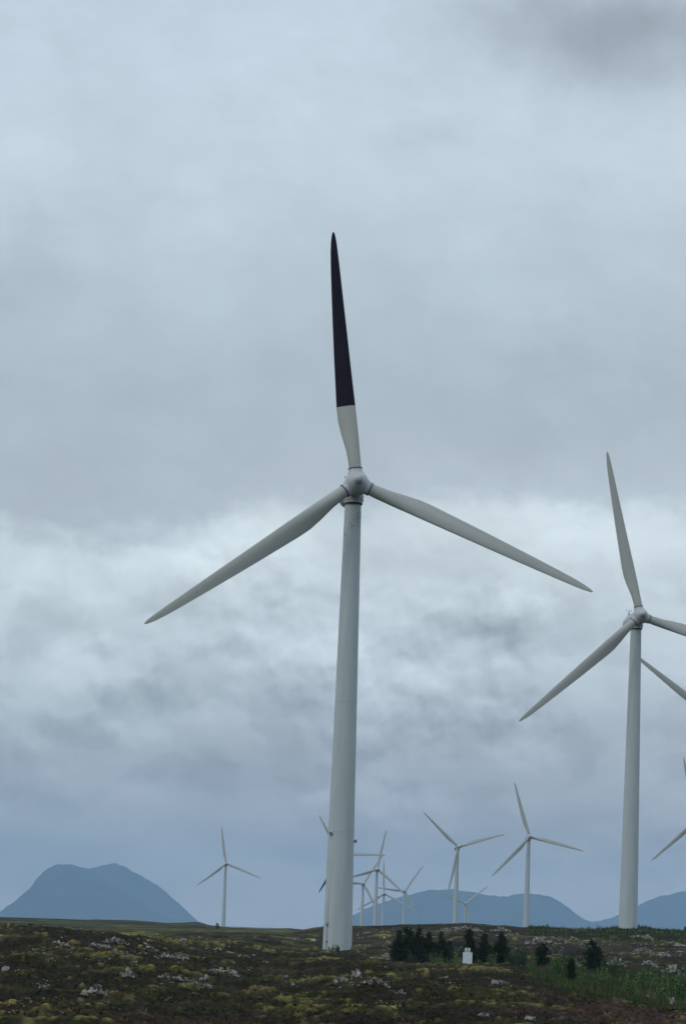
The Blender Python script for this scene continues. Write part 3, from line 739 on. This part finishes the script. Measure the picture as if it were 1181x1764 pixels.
def ob_(name, me, parent, Mx):
    o = bpy.data.objects.new(name, me); COL.objects.link(o); o.parent = parent; o.matrix_local = Mx; return o
TILT = rad(6.6); OVER = 3.6
def make_turbine(label, group, near=False):
    rt = empty('wind_turbine'); tag(rt, label, 'wind turbine', group)
    ob_('tower', tower_me2 if near else tower_me, rt, Matrix())
    ob_('door', door_me, rt.children[0], Matrix.Rotation(rad(150), 4, 'Z'))
    ob_('yaw_ring', yawring_me, rt, Matrix())
    na = ob_('nacelle', nac_me, rt, Matrix()); ob_('weather_mast', mast_me, na, Matrix())
    ob_('spinner', spin_me, rt, Matrix())
    for k in range(3):
        b = ob_('blade', blade_w, rt, Matrix()); ob_('root_ring', ring_me, b, Matrix())
    return rt
def pose(rt, hx, hy, D, yaw, phase, black=None):
    d = ray(hx, hy); hub = Vector((d.x*D, D, EYE+d.z*D)); y = rad(yaw)
    bx, by = hub.x-math.sin(y)*OVER, hub.y+math.cos(y)*OVER
    bz = zat(bx, by); rt.location = (bx, by, bz-.1); rt.rotation_euler = (0, 0, y)
    H = hub.z-rt.location.z; Mh = Matrix.Translation((0, -OVER*math.cos(TILT), H)) @ Matrix.Rotation(-TILT, 4, 'X')
    th = H-2.55-.30; k = 0
    for c in list(rt.children):
        nm = c.name.split('.')[0]
        if nm == 'tower': c.matrix_local = Matrix.Diagonal((1, 1, th/HT, 1))
        elif nm == 'yaw_ring': c.matrix_local = Matrix.Translation((0, 0, th))
        elif nm == 'nacelle': c.matrix_local = Mh
        elif nm == 'spinner': c.matrix_local = Mh @ Matrix.Rotation(rad(90-phase), 4, 'Y')
        elif nm == 'blade':
            c.matrix_local = Mh @ Matrix.Rotation(rad(90-phase-120*k), 4, 'Y') @ Matrix.Rotation(rad(1.), 4, 'X')
            if black == k: c.data = blade_k; c['label'] = 'blade with its outer two thirds painted black'
            k += 1
    return rt
def copy_turbine(src, label, group):
    r = src.copy(); COL.objects.link(r)
    for ch in list(src.children):
        c = ch.copy(); COL.objects.link(c); c.parent = r
        for g in ch.children:
            q = g.copy(); COL.objects.link(q); q.parent = c
    r['label'] = label; r['group'] = group; return r
GRP = 'white three bladed wind turbines of the wind farm'
TUR = [
 (1102, 1061, 832, 10, 102.2, None, 'second largest wind turbine standing right of the near one, one blade cut by the frame'),
 (1249, 1248, 1210, 8, 145.0, None, 'turbine mostly beyond the right edge, one blade tip shows behind the right tower'),
 (1199, 1412, 2217, 8, 102.6, None, 'turbine beyond the right edge whose lower left blade points down into the picture'),
 (789, 1459, 2880, 8, 17.2, None, 'turbine with blades spread wide right of the pine clump, one blade hanging by its tower'),
 (911.7, 1441.5, 2513, 8, 106.9, None, 'tallest distant turbine between the white board and the right tower'),
 (802.5, 1556.4, 4900, 8, 39.5, None, 'smallest turbine low on the middle ridge, half hidden beside a nearer tower'),
 (587, 1472, 3144, 8, .9, 2, 'turbine hidden behind the big tower with one black tipped blade pointing down left'),
 (650, 1497.3, 3497, 8, 78.3, None, 'tallest turbine in the cluster just right of the big tower'),
 (697.2, 1534.9, 4445, 8, 55.2, None, 'rightmost turbine of the cluster, beside the dark pine clump'),
 (626, 1522.2, 3943, 8, 56.9, None, 'leftmost turbine of the cluster, nearest the big tower'),
 (661.6, 1539.5, 4230, 8, 92.0, None, 'faintest turbine of the cluster with a blade straight up, behind the tallest'),
 (389.5, 1487.8, 3743, 8, 98.6, None, 'lone turbine on the left between the mountain and the big tower'),
]
proto = make_turbine('largest and nearest wind turbine with one blade mostly black, in the middle', GRP, near=True)
pose(proto, 614, 832, 541, 6.5, 96.8, black=0)
second = make_turbine(TUR[0][-1], GRP)
for n_, (hx, hy, D, yaw, ph, bk, lab) in enumerate(TUR):
    r = second if n_ == 0 else copy_turbine(second, lab, GRP)
    pose(r, hx, hy, D, yaw, ph, bk)
# cable duct, cameras on the near tower
rb = lambda z: 2.17+(1.23-2.17)*z/HT
tw = [c for c in proto.children if c.name.startswith('tower')][0]
aL = math.radians(216)
def onT(a, z, off=0.): return ((rb(z)+off)*math.cos(a), (rb(z)+off)*math.sin(a), z)
link('cable_duct', mesh_py('cable_duct', *tube(onT(aL, 0, .02), onT(aL, 17.5, .02), .06, .06, 8)), [tower_m], tw)
link('junction_box', mesh_py('junction_box', *join(box(onT(aL, 4.6, .1), (.28, .3, .7)), box(onT(aL, 2.0, .1), (.24, .26, .35)))), [steel_m], tw)
for a, z in ((214, 17.9), (-8, 16.9)):
    q = onT(rad(a), z, .22)
    link('bird_camera', mesh_py('bird_camera', *join(box(q, (.34, .3, .42)), tube(onT(rad(a), z, -.05), q, .05, .05, 6), box((q[0], q[1]-.18, q[2]+.2), (.4, .3, .05)))), [steel_m], tw)

# ------------------------------------------------------------------ warning board
D = 392.; sc = D/FPX
white_m, M, b_ = mat('board_white', (.72, .78, .80), .5)
M.set(b_.inputs['Base Color'], M.mix(M.ramp(M.noise(M.n('ShaderNodeTexCoord').outputs['Object'], 2.5, 4, .6), [(.35, 0.), (.7, 1.)]), (.62, .68, .71), (.76, .81, .82)))
red_m, _, _ = mat('warning_red', (.30, .06, .05), .5); sym_m, _, _ = mat('symbol_black', (.04, .04, .04), .5); pale_m, _, _ = mat('sign_white', (.72, .76, .72), .5)
cen = ray(804.6, 1652); bx = cen.x*D; zb = EYE+ray(804, 1663).z*D; zt = EYE+ray(804, 1640.5).z*D; w = 16.3*sc
rt = empty('warning_board', (bx, D, zat(bx, D))); tag(rt, 'white notice board with a small triangle warning sign on top, in front of the pines', 'sign')
rt.rotation_euler = (0, 0, rad(4)); z0 = rt.location.z
def bev(me, wd=.012):
    bm = bmesh.new(); bm.from_mesh(me); bmesh.ops.bevel(bm, geom=bm.edges[:], offset=wd, segments=2, affect='EDGES'); bm.to_mesh(me); bm.free(); return me
link('board', bev(mesh_py('board', *box((0, 0, (zb+zt)/2-z0), (w, .10, zt-zb)))), [white_m], rt, smooth=False)
for s in (-1, 1):
    link('post', mesh_py('post', *tube((s*w*.32, .09, -.6), (s*w*.32, .09, zt-z0-.05), .03, .03, 8)), [steel_m], rt)
wt2, ht2 = 9.2*sc, 7.3*sc; zc = zt-z0+ht2/2+.01
sg = link('warning_sign', bev(mesh_py('warning_sign', *box((-.02, .02, zc), (wt2, .04, ht2))), .006), [pale_m], rt, smooth=False)
def tri(rad_, y, thick):
    return [(rad_*math.sin(2*math.pi*k/3)-.02, y, zc-.03+rad_*math.cos(2*math.pi*k/3)) for k in range(3)]
o1, i1 = tri(ht2*.60, -.004, 0), tri(ht2*.38, -.004, 0)
link('triangle', mesh_py('triangle', o1+i1, [[0, 1, 4, 3], [1, 2, 5, 4], [2, 0, 3, 5]]), [red_m], sg, smooth=False)
link('symbol', mesh_py('symbol', *join(box((-.02, -.004, zc), (.035, .006, ht2*.26)), box((-.02, -.004, zc-ht2*.23), (.035, .006, .035)))), [sym_m], sg, smooth=False)

# ------------------------------------------------------------------ mountains
mm, M, b_ = mat('mountain_rock', (.05, .06, .05), .95, .05)
M.set(b_.inputs['Base Color'], M.ramp(M.noise(M.n('ShaderNodeNewGeometry').outputs['Position'], .004, 6, .6), [(.42, (.018, .025, .024)), (.58, (.05, .055, .055))]))
def mountain(name, prof, D, depth, seed):
    xs = np.arange(prof[0][0], prof[-1][0]+1, 2.5); n = len(xs); my = 46
    hs = np.interp(xs, *zip(*prof)); ker = np.array([.25, .5, .25]); hs = np.convolve(np.pad(hs, 1, mode='edge'), ker, 'valid')+fbm(xs+seed*77., xs*0+3.3, 14, 4, 1.)*2.2
    gx, gy = np.meshgrid(xs, np.linspace(-1, 1, my))
    Hs = np.zeros_like(gx); wx = np.zeros_like(gx)
    for k in range(n):
        d = ray(float(xs[k]), float(hs[k])); Hs[:, k] = d.z*D+16; wx[:, k] = d.x*D
    ex = .75+.25*fbm(wx/1., gy*depth+seed*999, 900, 3)
    sh = np.clip(1-np.abs(gy)**1.25, 0, 1)
    nz = fbm(wx+seed*5000, gy*depth, 1100, 5)*.30*np.abs(gy)**.5*(1-np.abs(gy))*3
    Z = np.maximum(Hs, 0)*np.clip(sh+nz*.5, 0, 1)-16+EYE
    v_ = np.stack([wx*(1+gy*depth/D), D+gy*depth, Z], -1).reshape(-1, 3)
    i, j = np.meshgrid(np.arange(my-1), np.arange(n-1), indexing='ij')
    q = np.stack([i*n+j, i*n+j+1, (i+1)*n+j+1, (i+1)*n+j], -1).reshape(-1)
    o = link(name, mesh_np(name, v_, q, 4), [mm]); tag(o, kind='structure')
mountain('mountain', [(-180, 1600), (-60, 1590), (0, 1571), (25, 1552), (51, 1530), (63, 1513), (78, 1498), (97, 1489), (118, 1489), (135, 1492), (150, 1496), (165, 1503), (185, 1517), (215, 1538), (260, 1566), (300, 1586), (340, 1600), (380, 1610)], 28000, 1300, 1)
mountain('mountain', [(60, 1600), (100, 1560), (125, 1515), (140, 1500), (152, 1496), (169, 1493), (182, 1489), (197, 1487), (212, 1492), (237, 1506), (255, 1515), (271, 1524), (296, 1545), (322, 1569), (339, 1585), (358, 1594), (380, 1600), (420, 1606)], 31000, 1500, 2)
mountain('mountain', [(500, 1608), (545, 1597), (580, 1590), (612, 1574), (640, 1561), (675, 1549), (705, 1541), (735, 1533), (760, 1531), (790, 1533), (820, 1537), (850, 1542), (875, 1543), (897, 1539), (920, 1540), (943, 1543), (965, 1553), (985, 1569), (1003, 1582), (1030, 1592), (1080, 1606), (1120, 1618)], 29500, 1600, 3)
mountain('mountain', [(900, 1612), (960, 1600), (1000, 1591), (1030, 1587), (1050, 1582), (1075, 1570), (1100, 1558), (1130, 1545), (1160, 1538), (1200, 1532), (1260, 1525), (1340, 1530), (1450, 1560), (1600, 1615)], 32500, 1500, 4)

# ------------------------------------------------------------------ haze: the air itself
hm = bpy.data.materials.new('air'); hm.use_nodes = True; ht = hm.node_tree; ht.nodes.clear()
pv = ht.nodes.new('ShaderNodeVolumePrincipled'); pv.inputs['Color'].default_value = (.49, .75, 1.0, 1); pv.inputs['Density'].default_value = 4.4e-5; pv.inputs['Anisotropy'].default_value = .0
ht.links.new(pv.outputs[0], ht.nodes.new('ShaderNodeOutputMaterial').inputs['Volume'])
zmin, zmax = float(ZG.min())-12, 720.
vs, fs = box((0, 0, 0), (75000, 75000, 1)); vs = [(x, y, zmin if z < 0 else zmax) for x, y, z in vs]
hz = link('haze', mesh_py('haze', vs, fs), [hm], smooth=False); tag(hz, kind='stuff')
bpy.context.view_layer.update()
print('terrain', nr, nc, 'zmin', zmin)
